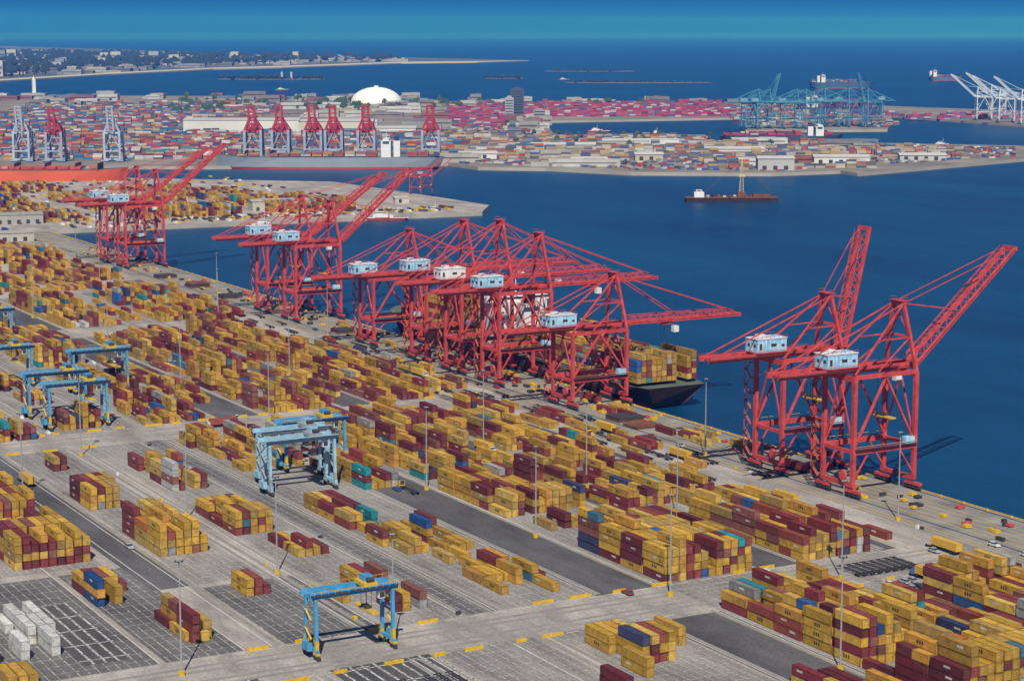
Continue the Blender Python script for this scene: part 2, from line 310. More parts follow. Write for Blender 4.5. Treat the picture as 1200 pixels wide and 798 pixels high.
# ------------------------------------------------------------------ ship to shore crane
def sts_mesh(name,zb,za,ang,mats,LB=58,back=30,th=1.0,T=0):
    m=MB(); m.th=th; gx=14; ly=8.5; zp=zb*.38; a=math.radians(ang)
    for sx in(-1,1):
        for sy in(-1,1):
            X=sx*gx; Y=sy*ly
            m.beam((X,Y,4),(X,Y,zb),1.35,1.6,0)
            m.box((X,Y,2.6),(1.6,8,1.0),0)
            for k in(-3,-1,1,3):
                m.box((X,Y+k*1.1,1.5),(1.2,1.8,1.1),2); m.cyl((X-.4,Y+k*1.1,.65),(X+.4,Y+k*1.1,.65),.62,8,2)
        m.beam((sx*gx,-ly,4.6),(sx*gx,ly,4.6),1.2,1.6,0)
        m.beam((sx*gx,-ly,zb-1),(sx*gx,ly,zb-1),1.2,1.8,T)
        m.beam((sx*gx,-ly,zp),(sx*gx,ly,zp),1.0,1.3,0)
        m.beam((sx*gx,-ly,zp+1),(sx*gx,0,zb-2),.5,.5,0); m.beam((sx*gx,ly,zp+1),(sx*gx,0,zb-2),.5,.5,0)
    for sy in(-1,1):
        Y=sy*ly
        m.beam((-gx,Y,zp),(gx,Y,zp),1.2,1.8,0)
        m.beam((-gx,Y,zb-.3),(gx,Y,zb-.3),1.1,1.5,T)
        m.beam((-gx,Y,zp+1),(0,Y,zb-1),.75,.75,0); m.beam((gx,Y,zp+1),(0,Y,zb-1),.75,.75,0)
        m.beam((-gx,Y,6),(-gx+7,Y,zp-.6),.5,.5,0); m.beam((gx,Y,6),(gx-7,Y,zp-.6),.5,.5,0)
        m.box((0,Y+sy*1.3,zp+1.0),(28,1.0,.12),2); m.beam((-gx,Y+sy*1.8,zp+2.1),(gx,Y+sy*1.8,zp+2.1),.12,.12,4)
        y=sy*3.2
        m.beam((-gx-back,y,zb+1.4),(gx+5,y,zb+1.4),1.0,2.0,T)
        m.box((-back/2-4,sy*4.6,zb+1.6),(back+2*gx-2,1.0,.12),2)
        for hz in(2.2,2.8): m.beam((-gx-back,sy*5.1,zb+hz),(gx+4,sy*5.1,zb+hz),.10,.10,0)
        m.beam((gx,Y,zb),(gx-2,sy*2.8,za),1.05,1.15,T)
        m.beam((gx-2,sy*2.8,za),(-gx,Y,zb+.5),.62,.62,T)
        m.beam((gx-2,sy*2.8,za),(-gx-back+3,y,zb+2.5),.42,.42,T)
        zm=(zb+za)/2
        m.beam((gx-1,sy*5.6,zm),(-1,sy*5.6,zm-.3),.45,.45,T)
        m.beam((gx-1,sy*5.6,zm),(-gx*.2,sy*ly*.9,zb+.8),.42,.42,T)
    m.beam((gx-2,-3.6,za),(gx-2,3.6,za),1.2,1.2,T); m.box((gx-2,0,za+1.0),(3.4,6.4,.25),T)
    for yy in(-3.2,3.2): m.beam((gx-3.6,yy,za+2.1),(gx-.4,yy,za+2.1),.12,.12,T)
    m.beam((gx-1,-5.7,(zb+za)/2),(gx-1,5.7,(zb+za)/2),.8,.9,T)
    m.beam((gx-1,-5.7,(zb+za)/2),(gx-2,2.8,za),.4,.4,T); m.beam((gx-1,5.7,(zb+za)/2),(gx-2,-2.8,za),.4,.4,T)
    for k in range(int((back+2*gx)/6)):
        x=-gx-back+2+k*6; m.beam((x,-3.2,zb+1.4),(x,3.2,zb+1.4),.5,.7,T)
        if k%2==0: m.beam((x,-3.2,zb+2),(x+6,3.2,zb+2),.3,.3,T)
    Hx,Hz=gx+5.2,zb+1.6
    def B(s,y,n=0): return (Hx+math.cos(a)*s-math.sin(a)*n, y, Hz+math.sin(a)*s+math.cos(a)*n)
    for sy in(-1,1):
        y=sy*2.9
        m.beam(B(0,y),B(LB,y),.9,1.3,T)
        m.beam(B(0,y*.8,3.0),B(LB*.93,y*.8,2.6),.38,.38,T)
        for k in range(int(LB/4.5)):
            s=k*4.5; m.beam(B(s,y,.5),B(s+2.25,y*.8,2.9),.24,.24,T); m.beam(B(s+2.25,y*.8,2.9),B(s+4.5,y,.5),.24,.24,T)
        m.beam(B(0,sy*4.3,1.2),B(LB,sy*4.3,1.2),.10,.10,T)
        st=.36 if ang<5 else .26
        for fr in(.42,.92):
            m.beam((gx-2,sy*2.8,za),B(LB*fr,y,2.6),st,st,T)
    for k in range(int(LB/6)+1):
        m.beam(B(min(LB,k*6),-2.9),B(min(LB,k*6),2.9),.4,.6,T)
        if k<LB//6: m.beam(B(k*6,-2.9),B(min(LB,k*6+6),2.9),.25,.25,T)
    m.beam(B(LB+.3,-3.6),B(LB+.3,3.6),.9,1.6,T)
    hx=-gx-2
    m.box((hx,0,zb+5.2),(13.5,7.6,4.8),1); m.box((hx,0,zb+7.75),(14,8.1,.25),3); m.box((hx,0,zb+2.65),(14.6,9,.3),0)
    for k in range(8): m.box((hx-6.3+k*1.8,-3.84,zb+5.2),(.14,.08,4.7),3)
    for k,wz,hz in ((-5.2,1.1,2.2),(.8,2.4,1.1),(5.0,1.3,.9)): m.box((hx+k,-3.87,zb+4.6+wz*.3),(wz,.1,hz),2)
    for k in(-2.2,1.6): m.box((hx-6.8,k,zb+5.3),(.12,1.3,1.0),2)
    m.box((hx-6.82,-.2,zb+4.2),(.1,1.0,2.1),3)
    m.box((hx-2,1,zb+8.4),(3,2.4,1.0),3); m.box((hx+3,-1.5,zb+8.3),(2,2,.9),1); m.cyl((hx+5,1.5,zb+7.8),(hx+5,1.5,zb+9.2),.6,8,2)
    for yy in(-4.4,4.4):
        m.beam((hx-7.2,yy,zb+3.8),(hx+7.2,yy,zb+3.8),.1,.1,0)
        m.beam((hx-6.8,yy*.9,zb+8.9),(hx+6.8,yy*.9,zb+8.9),.1,.1,0)
        for k in range(8): m.beam((hx-6.8+k*1.95,yy*.9,zb+7.9),(hx-6.8+k*1.95,yy*.9,zb+8.9),.08,.08,0)
    tx=gx+ (26 if ang<5 else -8)
    m.box((tx,0,zb+.4),(6,5.2,1.4),0); m.box((tx+3.2,-3.6,zb-2.4),(2.6,2.4,2.8),3); m.box((tx+4.55,-3.6,zb-2.7),(.1,2.0,1.8),2)
    zs=zb*.62
    for dx in(-1,1):
        for dy in(-2,2): m.beam((tx+dx,dy,zs),(tx+dx,dy,zb),.12,.12,2)
    m.box((tx,0,zs-.5),(2.4,12.2,.5),4); m.box((tx,0,zs+.3),(2.0,3.4,.8),2)
    z=5; k=0
    while z<zb-3:
        y0,y1=(ly+1,ly+4.5) if k%2==0 else (ly+4.5,ly+1)
        m.beam((-gx-1.6,y0,z),(-gx-1.6,y1,z+3),.6,.15,0); m.box((-gx-1.6,y1,z+3),(1.5,1.5,.12),2); m.beam((-gx-1.6,y0,z+1),(-gx-1.6,y1,z+4),.1,.1,4)
        z+=3;k+=1
    m.beam((-gx-1.6,ly+5.2,4),(-gx-1.6,ly+5.2,zb-1),.25,.25,0)
    m.box((gx-3,-ly-.2,zp+2.4),(4,2.4,2.4),1)
    m.cyl((-gx-1.0,-4.5,8),(-gx-1.7,-4.5,8),1.9,14,0)
    m.box((gx,0,4.7),(2,3.4,2.4),2)
    return m.mesh(name,mats)
MR=[M_red,M_house,M_dark,M_white,M_yel]
MRw=[M_red,M_white,M_dark,M_white,M_yel]
big0=sts_mesh('sts_big_low',44,70,0,MR); big0w=sts_mesh('sts_big_low_w',44,73,0,MRw,LB=54); sm0=sts_mesh('sts_small_low',34,58,0,MR,LB=60); sm0b=sts_mesh('sts_small_low_b',36,60,0,MR,LB=46)
up42=sts_mesh('sts_big_42',44,68,41,MR,LB=60); up77=sts_mesh('sts_big_77',44,66,77,MR,LB=46)
up35=sts_mesh('sts_big_35',44,68,36,MR,LB=58)
for me_,y in ((up42,562),(up77,604),(sm0,757),(big0,824),(big0w,862),(big0,900),(sm0b,962),(up42,1066),(up35,1108),(up42,1369),(up35,1410)):
    place('ship_to_shore_crane',me_,(463,y,0))
# ------------------------------------------------------------------ RTG cranes
def rtg_mesh(body,acc):
    m=MB(); sx_=11.3
    for sx in(-1,1):
        for sy in(-1,1):
            m.beam((sx*sx_,sy*3.6,2.4),(sx*sx_,sy*3.1,16.6),.85,1.0,0); m.beam((sx*sx_,sy*3.6,2.4),(sx*sx_,sy*3.55,5.5),.9,1.05,1)
            for k in(-.9,.9): m.cyl((sx*sx_-.4,sy*3.6+k,.8),(sx*sx_+.4,sy*3.6+k,.8),.8,12,2)
            m.box((sx*sx_,sy*3.6,1.7),(1.1,2.6,.7),1)
        m.beam((sx*sx_,-4.6,2.5),(sx*sx_,4.6,2.5),.8,.9,0)
        m.beam((sx*sx_,-3.1,16.5),(sx*sx_,3.1,16.5),.7,1.1,0)
        m.beam((sx*sx_,-3.4,11),(sx*sx_,3.4,11),.3,.3,0)
        for k in range(5): m.beam((sx*(sx_+.9),-2+(.0 if k%2 else 4),3+k*2.6),(sx*(sx_+.9),2-(0 if k%2 else 4),5.6+k*2.6),.5,.12,1)
    for sy in(-1,1):
        m.beam((-sx_-1.6,sy*3.1,17.3),(sx_+1.6,sy*3.1,17.3),.85,1.4,0)
        m.box((0,sy*4.0,17.6),(2*sx_+3,.7,.1),2); m.beam((-sx_-1.5,sy*4.3,18.7),(sx_+1.5,sy*4.3,18.7),.1,.1,1)
        for k in range(-6,7): m.beam((k*2,sy*4.3,17.6),(k*2,sy*4.3,18.7),.08,.08,1)
    m.box((5,0,18.4),(4.2,6.4,1.0),1); m.box((5.3,.8,19.6),(2.6,3,1.5),0); m.cyl((4.2,-2.2,19.5),(6.2,-2.2,19.5),.7,10,2)
    m.box((8.4,-2,15.2),(1.8,1.7,2.1),3); m.box((8.4,-2.9,15.1),(1.5,.1,1.3),2)
    for dx in(-.8,.8):
        for dy in(-1.6,1.6): m.beam((5+dx,dy,11.5),(5+dx,dy,18),.1,.1,2)
    m.box((5,0,11.1),(2.2,12,.4),1); m.box((5,0,11.7),(1.8,3,.8),2)
    m.box((-sx_-1.2,0,3.3),(1.3,4.0,2.2),0); m.box((sx_+1.2,1,3.2),(1.2,2.4,1.7),0)
    return m.mesh('rtg',[body,acc,M_dark,M_white])
rtg=rtg_mesh(M_rtg,M_yel); M_rtg2=mat('rtg_blue_pale',(.28,.50,.64),.5,.3,.6); rtg2=rtg_mesh(M_rtg2,M_galv)
for me_,x,y,s in ((rtg,217,478,1.0),(rtg2,281,662,1.12),(rtg2,286,679,1.12),(rtg,301,696,1.08),(rtg,246,818,1.1),(rtg,281,897,1.12),(rtg,246,848,1.1),(rtg,245,928,1.1),(rtg,272,1060,1.1),(rtg2,246,1010,1.1)):
    place('rubber_tyred_gantry_crane',me_,(x,y,0),0,s)
# ------------------------------------------------------------------ light masts
def mast_mesh(h):
    m=MB(); m.cyl((0,0,0),(0,0,1.3),.9,12,1); m.cyl((0,0,1.3),(0,0,h),.30,8,0,.14)
    m.cyl((0,0,h-.5),(0,0,h-.3),.9,10,0)
    for i in range(6):
        a=i*math.pi/3; m.box((.95*math.cos(a),.95*math.sin(a),h-.5),(.45,.45,.35),2)
    return m.mesh('light_mast',[M_galv,M_yel,M_dark])
ms=mast_mesh(31)
for x,y in ((230,560),(230,478),(322,480),(230,640),(230,760),(378,560),(322,560),(322,790),(378,700),(442,520),(443,400),(170,480),(378,470),(378,620),(322,640),
            (230,900),(322,900),(378,900),(322,1010),(410,1080),(322,1150),(440,1160),(230,1080),(410,1300),(440,1450),(322,400),(445,640),(443,1000),(190,700)):
    place('light_mast',ms,(x,y,0))
# ------------------------------------------------------------------ vehicles
def car_mesh(col):
    m=MB(); mt=mat('car_paint',col,.3,.05,1,spec=.5)
    m.prism([(-2.3,.35),(-2.3,.85),(-1.4,.98),(1.0,1.0),(2.2,.8),(2.3,.4)],-.9,.9,0)
    m.prism([(-2.0,.95),(-1.5,1.45),(.3,1.47),(1.1,.99)],-.78,.78,1); m.prism([(-1.45,1.46),(-1.4,1.5),(.2,1.52),(.28,1.47)],-.74,.74,0)
    for y in(-1.45,1.45):
        for x in(-.85,.85): m.cyl((x-.1,y,.33),(x+.1,y,.33),.33,10,2)
    return m.mesh('car',[mt,M_glass,M_rub])
cars=[car_mesh(c) for c in ((.6,.6,.6),(.04,.04,.05),(.35,.36,.38),(.3,.03,.03),(.05,.1,.25))]
for i in range(18):
    if random.random()<.7: place('parked_car',random.choice([cars[0],cars[2],cars[1],cars[2]]),(386+(i%9)*2.9,451+(i//9)*6.5,0),random.uniform(-.03,.03))
for i in range(22):
    place('parked_car',random.choice(cars),(random.choice([312,370,444,424,200,446]),random.uniform(420,1100),0.03),random.choice([0,math.pi]))
def truck_mesh(cab,load):
    m=MB(); mt=mat('truck_cab_paint',cab,.4,.1,1)
    m.prism([(5.8,.9),(5.8,2.6),(6.0,2.9),(6.9,2.9),(7.4,2.0),(8.3,1.8),(8.4,.7)],-1.1,1.1,0); m.box((0,7.1,2.35),(2.0,.5,.7),2); m.box((0,5.9,2.3),(1.7,.3,1.4),1)
    for x in(-.5,.5): m.box((x,0,1.05),(.2,12.6,.35),1)
    m.box((0,6,1.0),(2,3,.3),1)
    for y in(-5.8,-4,-2): m.box((0,y,1.1),(2.4,.25,.3),1)
    for y in(-5,-3.8,5.2,7.8):
        for x in(-1,1): m.cyl((x-.25,y,.5),(x+.25,y,.5),.5,10,3)
    if load:
        ml=mat('truck_load_paint',load,.5,.3,.7); m.box((0,-.4,2.6),(2.38,12.1,2.5),4)
        for x in(-1.15,1.15):
            for y in(-6.4,5.6): m.box((x,y,2.6),(.2,.2,2.6),4)
        return m.mesh('truck',[mt,M_dark,M_glass,M_rub,ml])
    return m.mesh('truck',[mt,M_dark,M_glass,M_rub])
tks=[truck_mesh((.5,.5,.5),Yc[0]),truck_mesh((.4,.06,.05),Rc[1]),truck_mesh((.6,.38,.03),None),truck_mesh((.08,.16,.4),Yc[1]),truck_mesh((.5,.5,.5),Rc[3])]
for (x,y,r) in [(370,520,0),(373,690,math.pi),(315,640,0),(424,560,0),(424,700,math.pi),(459,790,0),(463,830,0),(459,880,0),(466,760,0),(429,860,math.pi),
                (300,788,math.pi/2),(180,788,math.pi/2),(370,850,0),(314,900,0),(370,980,math.pi),(424,950,0),(197,720,0),(459,600,0),(428,480,0),(430,1100,0),(433,640,0),(433,665,0),(436,700,0),(433,740,0),(404,455,0),(400,455,0),(408.5,455,0)]:
    place('yard_truck',random.choice(tks),(x,y,.03),r)
mb=MB()
for (x,y,n) in ((456,702,1),(457,718,2),(459,925,2),(458,1010,2),(456,1180,2),(457,1240,3),(456,1300,2)):
    for k in range(n): mb.box((x,y,.6+k*1.1),(13,11,.9),k%2)
place('hatch_covers',mb.mesh('hatch_covers',[M_brown,M_dark]))
mb=MB()
def chassis(x,y):
    for s in(-.5,.5): mb.box((x+s,y,1.05),(.2,12.2,.3),0)
    for k in(-5.9,-2,2,5.9): mb.box((x,y+k,1.05),(2.4,.25,.28),0)
    for k in(-4.6,-3.4):
        for s in(-1,1): mb.cyl((x+s-.25,y+k,.5),(x+s+.25,y+k,.5),.5,8,1)
for i in range(75):
    y=random.uniform(600,1180); x=random.choice([421,428,431.5,435,438.5,443]) ; chassis(x+random.uniform(-.3,.3),y)
for i in range(8): chassis(385+i*3.0,474)
for i in range(8):
    if random.random()<.8: chassis(206.7+i*3.4,440)
for i in range(220):
    x=random.uniform(452,475); y=random.uniform(480,1500); mb.box((x,y,.7),(random.uniform(.8,3),random.uniform(.8,4),random.uniform(.6,1.4)),random.choice([2,2,0,3,0]))
for i in range(60):
    x=random.choice([416,441,363,303,259,231])+random.uniform(-1,1); y=random.uniform(480,1050); mb.box((x,y,.5),(random.uniform(.6,1.6),random.uniform(.8,3),random.uniform(.6,1.2)),random.choice([2,0,4,4]))
place('empty_chassis_and_gear',mb.mesh('chassis',[M_dark,M_rub,M_yel,M_red,M_white]))
# ------------------------------------------------------------------ ships
def hull_mesh(name,L,B,D,mats,wl=-4,sheer=3):
    st=[(-.5,.80,.30,1),(-.47,.95,.55,1),(-.42,1,.80,0),(-.3,1,.96,0),(-.1,1,1,0),(.2,1,1,0),(.33,.95,.80,0),(.42,.75,.45,.4),(.47,.50,.20,.8),(.5,.08,.03,1)]
    m=MB(); rings=[]
    for s,wd,ww,sh in st:
        y=s*L; top=D+sh*(sheer if s>0 else 0)
        yw=y+(0.035*L if s<=-.47 else (-.03*L if s>=.47 else 0))
        rings.append([(-B/2*wd,y,top),(-B/2*(wd*.4+ww*.6),(y+yw)/2,wl+3),(-B/2*ww,yw,wl-1),(B/2*ww,yw,wl-1),(B/2*(wd*.4+ww*.6),(y+yw)/2,wl+3),(B/2*wd,y,top)])
    V=[v for r in rings for v in r]; n=6; fs=[];mi=[]
    for i in range(len(rings)-1):
        for j in range(5):
            a=i*n+j; fs.append((a,a+1,a+n+1,a+n)); mi.append(0 if j in(0,4) else 1)
        fs.append((i*n+5,i*n,i*n+n,i*n+n+5)); mi.append(2)
    fs.append(tuple(range(n))); mi.append(0); fs.append(tuple(range((len(rings)-1)*n,len(rings)*n))); mi.append(0)
    m.v=V;m.f=fs;m.m=mi
    return m
def superstructure(m,y,z,B,h,mi,gl,fun=None):
    m.box((0,y,z+h/2),(B*.8,12,h),mi); m.box((0,y,z+h+1.4),(B,8,2.8),mi)
    m.box((0,y-4.05,z+h+1.7),(B*.96,.1,1.1),gl); m.box((0,y+4.05,z+h+1.7),(B*.96,.1,1.1),gl)
    k=0
    while k*3+3<h:
        for s in(-1,1):
            for i in range(-5,6): m.box((i*B*.07,y+s*6.03,z+k*3+2),(1.0,.08,.9),gl)
        k+=1
    m.beam((0,y,z+h+2.8),(0,y,z+h+12),.7,.7,mi,.4); m.beam((-3,y,z+h+8),(3,y,z+h+8),.3,.3,mi)
    if fun is not None: m.box((0,y-13,z+h*.5),(9,8,h),mi); m.cyl((0,y-13,z+h),(0,y-13,z+h+5),2.6,12,fun)
def cship(name,L,B,D,loc,rot,mats,rows,tmax,acc,detail=False,colf=None,py=.66,pr=.3,hgt=26,rg=.55):
    m=hull_mesh(name,L,B,D,mats); superstructure(m,acc*L,D,B,hgt,3,4,5)
    for k in (-.42,-.3,-.05,.1,.25,.36):
        if abs(k-acc)>.05: m.box((0,k*L,D+4),(B*.94,.6,8),6)
    for s in(-1,1): m.beam((s*B*.48,-.46*L,D+1.1),(s*B*.48,.36*L,D+1.1),.12,.12,3)
    e=bpy.data.objects.new(name,None); scene.collection.objects.link(e); e.location=loc; e.rotation_euler=(0,0,rot)
    place('hull',m.mesh(name+'_hull',mats),parent=e)
    lst=[]; w_=rows*2.72/2
    for s0,s1 in [(-.48,acc-.075),(acc+.04,.30)]: lst+=fill(-w_,w_,s0*L,s1*L,.97,tmax,max(1,tmax-3),z0=D+1.5,pitch=13.6,py=py,pr=pr,colf=colf,rough=rg)
    lst+=fill(-w_*.7,w_*.7,.305*L,.40*L,.95,max(1,tmax-2),1,z0=D+1.5,pitch=13.6,py=py,pr=pr,colf=colf,rough=.55)
    cont_obj('deck_containers',lst,detail,parent=e,m=M_cont if detail else M_far)
    return e
HM=[M_hull,M_boot,M_deck,M_white,M_glass,M_dark,M_brown]
M_hullb=mat('hull_black_rusty',(.085,.045,.03),.55,.4,.25,col2=(.03,.02,.02))
cship('container_ship',286,38,7,(500.5,886,0),0,[M_hullb]+HM[1:],13,7,.02,True,hgt=22,py=.55,pr=.36,rg=.9)
# ------------------------------------------------------------------ distant ports
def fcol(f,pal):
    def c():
        q=random.choice(pal); k=random.uniform(.75,1.1); return haze_tint(tuple(a*k for a in q),f)
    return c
PALA=[(.42,.07,.05),(.32,.10,.08),(.46,.20,.07),(.04,.12,.33),(.55,.55,.55),(.45,.45,.47),(.08,.22,.30),(.22,.05,.05),(.40,.32,.12),(.06,.08,.16),(.12,.11,.1)]
PALM=[(.42,.05,.11),(.45,.06,.13),(.34,.05,.09),(.45,.42,.42),(.28,.04,.08),(.08,.13,.30),(.15,.04,.07),(.42,.05,.11),(.30,.14,.12)]
PALR=[(.3,.25,.18),(.2,.17,.14),(.4,.1,.07),(.45,.4,.33),(.08,.12,.25),(.12,.12,.12),(.45,.30,.1),(.45,.45,.45)]
M_wallfar=mat('distant_quay_wall',(.36,.33,.29),.9,.2,.02)
A=[(-600,198),(0,195),(250,195),(525,191),(560,196),(640,197),(740,202),(905,203),(985,200),(1005,203),(1200,186),(1500,172),(1500,158),(1200,171),(1000,167),(840,167),(826,158),(650,158),(636,142),(872,138),(872,121),(560,120),(330,113),(0,112),(-600,112)]
land('harbour_pier_land',[g(*p) for p in A],M_landfar,0,8,M_wallfar)
Bp=[(873,153),(1040,152),(1046,136),(1200,147),(1500,156),(1500,132),(1200,130),(1030,124),(873,122)]
land('harbour_pier_land',[g(*p) for p in Bp],M_landfar,-.2,8,M_wallfar)
def block(name,px0,px1,py0,py1,dens,tm,tn,colf,lane=28):
    X0,Yn=bearing(px0,py0); X1,_=bearing(px1,py0); _,Yf=bearing(px0,py1)
    C=[];S=[];K=[]; y=Yn
    while y<Yf:
        x=X0
        while x<X1:
            if random.random()<dens:
                n_=random.choice([1,2,3]); h=random.randint(tn,tm)
                for c_ in range(n_):
                    for r_ in range(3):
                        hh=max(1,h+random.choice([-1,0,0,1]))
                        for tt in range(hh):
                            C.append((x+6+c_*12.4,y+r_*3+1,1.3+tt*2.6));S.append((12.1,2.6,2.55));K.append(colf())
                x+=n_*12.4+1
            else: x+=14
            if random.random()<.08: x+=22
        y+=lane*(.55 if random.random()<.6 else 1)
    np_boxes(name,C,S,K,M_far,(0,0,0),-YAW)
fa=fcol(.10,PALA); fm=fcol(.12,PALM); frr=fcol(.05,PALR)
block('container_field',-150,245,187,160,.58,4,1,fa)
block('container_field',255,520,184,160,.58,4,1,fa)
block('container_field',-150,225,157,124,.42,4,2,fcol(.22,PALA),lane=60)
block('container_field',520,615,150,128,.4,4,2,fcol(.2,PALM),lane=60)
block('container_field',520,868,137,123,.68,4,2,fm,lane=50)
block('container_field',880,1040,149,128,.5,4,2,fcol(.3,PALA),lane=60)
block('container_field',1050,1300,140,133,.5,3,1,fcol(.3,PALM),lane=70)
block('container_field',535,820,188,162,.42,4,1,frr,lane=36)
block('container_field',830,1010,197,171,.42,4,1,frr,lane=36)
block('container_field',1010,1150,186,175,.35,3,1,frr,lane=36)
def inpoly(x,y,p):
    c=False;j=len(p)-1
    for i in range(len(p)):
        if (p[i][1]>y)!=(p[j][1]>y) and x<(p[j][0]-p[i][0])*(y-p[i][1])/(p[j][1]-p[i][1])+p[i][0]: c=not c
        j=i
    return c
def scatter(name,pp,n,sx,sy,sz,pal,f,m=M_far):
    poly=[bearing(*p) for p in pp]; xs=[p[0] for p in poly]; ys=[p[1] for p in poly]; C=[];S=[];K=[];k=0
    while k<n:
        x=random.uniform(min(xs),max(xs)); y=random.uniform(min(ys),max(ys))
        if not inpoly(x,y,poly): continue
        k+=1; a=random.uniform(*sx); b=random.uniform(*sy); h=random.uniform(*sz)
        c=haze_tint(random.choice(pal),f); C.append((x,y,h/2));S.append((a,b,h));K.append(c)
        if a>10:
            C.append((x+a*.15,y,h+.6));S.append((a*.3,b*.4,1.2));K.append(tuple(v*.7 for v in c))
            C.append((x,y-b/2-.05,h*.55));S.append((a*.9,.12,h*.18));K.append(tuple(v*.35 for v in c))
            C.append((x-a*.6,y-b*.2,h*.3));S.append((a*.3,b*.6,h*.6));K.append(tuple(v*.8 for v in c))
    return np_boxes(name,C,S,K,m,(0,0,0),-YAW)
PB=[(.5,.5,.48),(.40,.38,.35),(.30,.28,.25),(.22,.19,.17),(.38,.32,.24),(.15,.2,.26),(.55,.55,.56),(.25,.10,.07)]
PC=[(.5,.5,.5),(.05,.05,.06),(.2,.2,.22),(.35,.04,.03),(.06,.09,.26),(.35,.32,.28),(.12,.11,.1)]
RT=[(530,192),(640,195),(740,200),(905,201),(1190,184),(1190,174),(1000,169),(840,169),(826,160),(640,160),(530,162)]
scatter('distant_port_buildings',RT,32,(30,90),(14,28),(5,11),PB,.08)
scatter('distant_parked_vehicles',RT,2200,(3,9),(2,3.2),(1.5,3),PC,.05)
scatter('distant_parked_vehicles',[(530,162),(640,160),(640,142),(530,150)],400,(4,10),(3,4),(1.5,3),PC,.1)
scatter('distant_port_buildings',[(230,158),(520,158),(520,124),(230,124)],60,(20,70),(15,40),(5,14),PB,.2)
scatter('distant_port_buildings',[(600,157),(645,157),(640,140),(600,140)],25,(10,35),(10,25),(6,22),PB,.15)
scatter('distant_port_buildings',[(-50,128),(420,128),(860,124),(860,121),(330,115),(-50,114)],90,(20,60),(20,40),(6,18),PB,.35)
def treemass(name,pp,n,r0,r1,col):
    poly=[bearing(*p) for p in pp]; xs=[p[0] for p in poly]; ys=[p[1] for p in poly]; mb=MB(); k=0
    while k<n:
        x=random.uniform(min(xs),max(xs)); y=random.uniform(min(ys),max(ys))
        if not inpoly(x,y,poly): continue
        k+=1; r=random.uniform(r0,r1); X,Y=rotw(x,y)
        mb.cyl((X,Y,0),(X,Y,r),r*.12,5,1)
        for q in range(4):
            ox,oy,oz=[random.uniform(-.5,.5)*r for _ in range(3)]; rr=r*random.uniform(.45,.75)
            mb.cyl((X+ox,Y+oy,r*.8+oz*.5),(X+ox,Y+oy,r*1.3+oz*.5),rr,6,0,rr*.8); mb.cyl((X+ox,Y+oy,r*1.3+oz*.5),(X+ox,Y+oy,r*1.75+oz*.5),rr*.8,6,0,rr*.2)
    place(name,mb.mesh(name,[mat('foliage',col,.9,.5,.1),M_brown]))
treemass('distant_trees',[(200,136),(640,126),(860,124),(560,121),(200,116)],150,5,10,(.05,.09,.04))
treemass('distant_trees',[(600,158),(840,160),(1000,170),(600,175)],60,3,6,(.05,.08,.035))
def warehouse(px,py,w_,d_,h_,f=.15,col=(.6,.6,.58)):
    X,Y=bearing(px,py); x,y=rotw(X,Y); m=MB(); wm=mat('warehouse_wall',haze_tint(col,f),.7,.1,.02); rm=mat('warehouse_roof',haze_tint((.48,.48,.48),f),.7,.15,.02)
    m.box((0,0,h_/2),(w_,d_,h_),0); m.prism([(-d_/2-1,h_+.02),(0,h_+3),(d_/2+1,h_+.02)],-w_/2-1,w_/2+1,1)
    k=-w_/2+8
    while k<w_/2-5: m.box((k,-d_/2-.1,3),(5,.2,5),2); k+=13
    place('warehouse',m.mesh('warehouse',[wm,rm,M_dark]),(x,y,0),-YAW)
warehouse(285,156,190,50,22); warehouse(385,156,150,45,20,.2,(.55,.5,.42)); warehouse(455,160,90,40,14); warehouse(908,199,44,24,14,.05,(.4,.4,.4)); warehouse(985,192,70,20,9,.05)
warehouse(690,193,45,22,7,.05,(.35,.33,.3));warehouse(660,176,90,26,8,.08,(.45,.45,.47));warehouse(760,188,36,20,8,.05,(.45,.40,.3));warehouse(560,186,50,20,7,.05);warehouse(1080,188,60,18,7,.05,(.45,.45,.45));warehouse(860,182,80,24,9,.05,(.5,.5,.5));warehouse(750,172,110,28,9,.05,(.42,.4,.36))
X,Y=g(441,124); m=MB()
for i in range(8):
    a0=i/8*math.pi/2; a1=(i+1)/8*math.pi/2
    m.cyl((0,0,6+36*math.sin(a0)),(0,0,6+36*math.sin(a1)),58*math.cos(a0),36,0,max(.5,58*math.cos(a1)))
m.cyl((0,0,0),(0,0,6),60,36,1); m.cyl((0,0,42),(0,0,45),5,10,0)
place('white_dome_building',m.mesh('dome',[mat('dome_white',(.78,.8,.8),.5,.05,.05),M_galv]),(X,Y,0))
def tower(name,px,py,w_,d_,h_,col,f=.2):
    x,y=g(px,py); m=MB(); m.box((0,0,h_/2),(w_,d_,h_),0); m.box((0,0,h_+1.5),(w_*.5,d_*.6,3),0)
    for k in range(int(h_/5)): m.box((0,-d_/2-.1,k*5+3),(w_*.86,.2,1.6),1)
    place(name,m.mesh(name,[mat('tower_wall',haze_tint(col,f),.7,.1,.05),M_glass]),(x,y,0),-YAW)
tower('office_tower',606,140,26,20,58,(.07,.08,.10)); tower('silo',597,142,16,16,44,(.35,.36,.38)); tower('silo',632,146,22,18,26,(.3,.3,.32))
x,y=g(40,112); m=MB(); m.box((0,0,3),(24,24,6),0); m.box((0,0,22),(8,8,38),0); m.cyl((0,0,41),(0,0,50),4,8,0,.5)
place('lighthouse',m.mesh('lighthouse',[M_white]),(x,y,0))
fr=lambda c,f:mat('distant_hazed_crane_paint',haze_tint(c,f),.6,.3,.06)  # crane paint with haze blue mixed into the base colour
rd=fr((.46,.045,.055),.08)
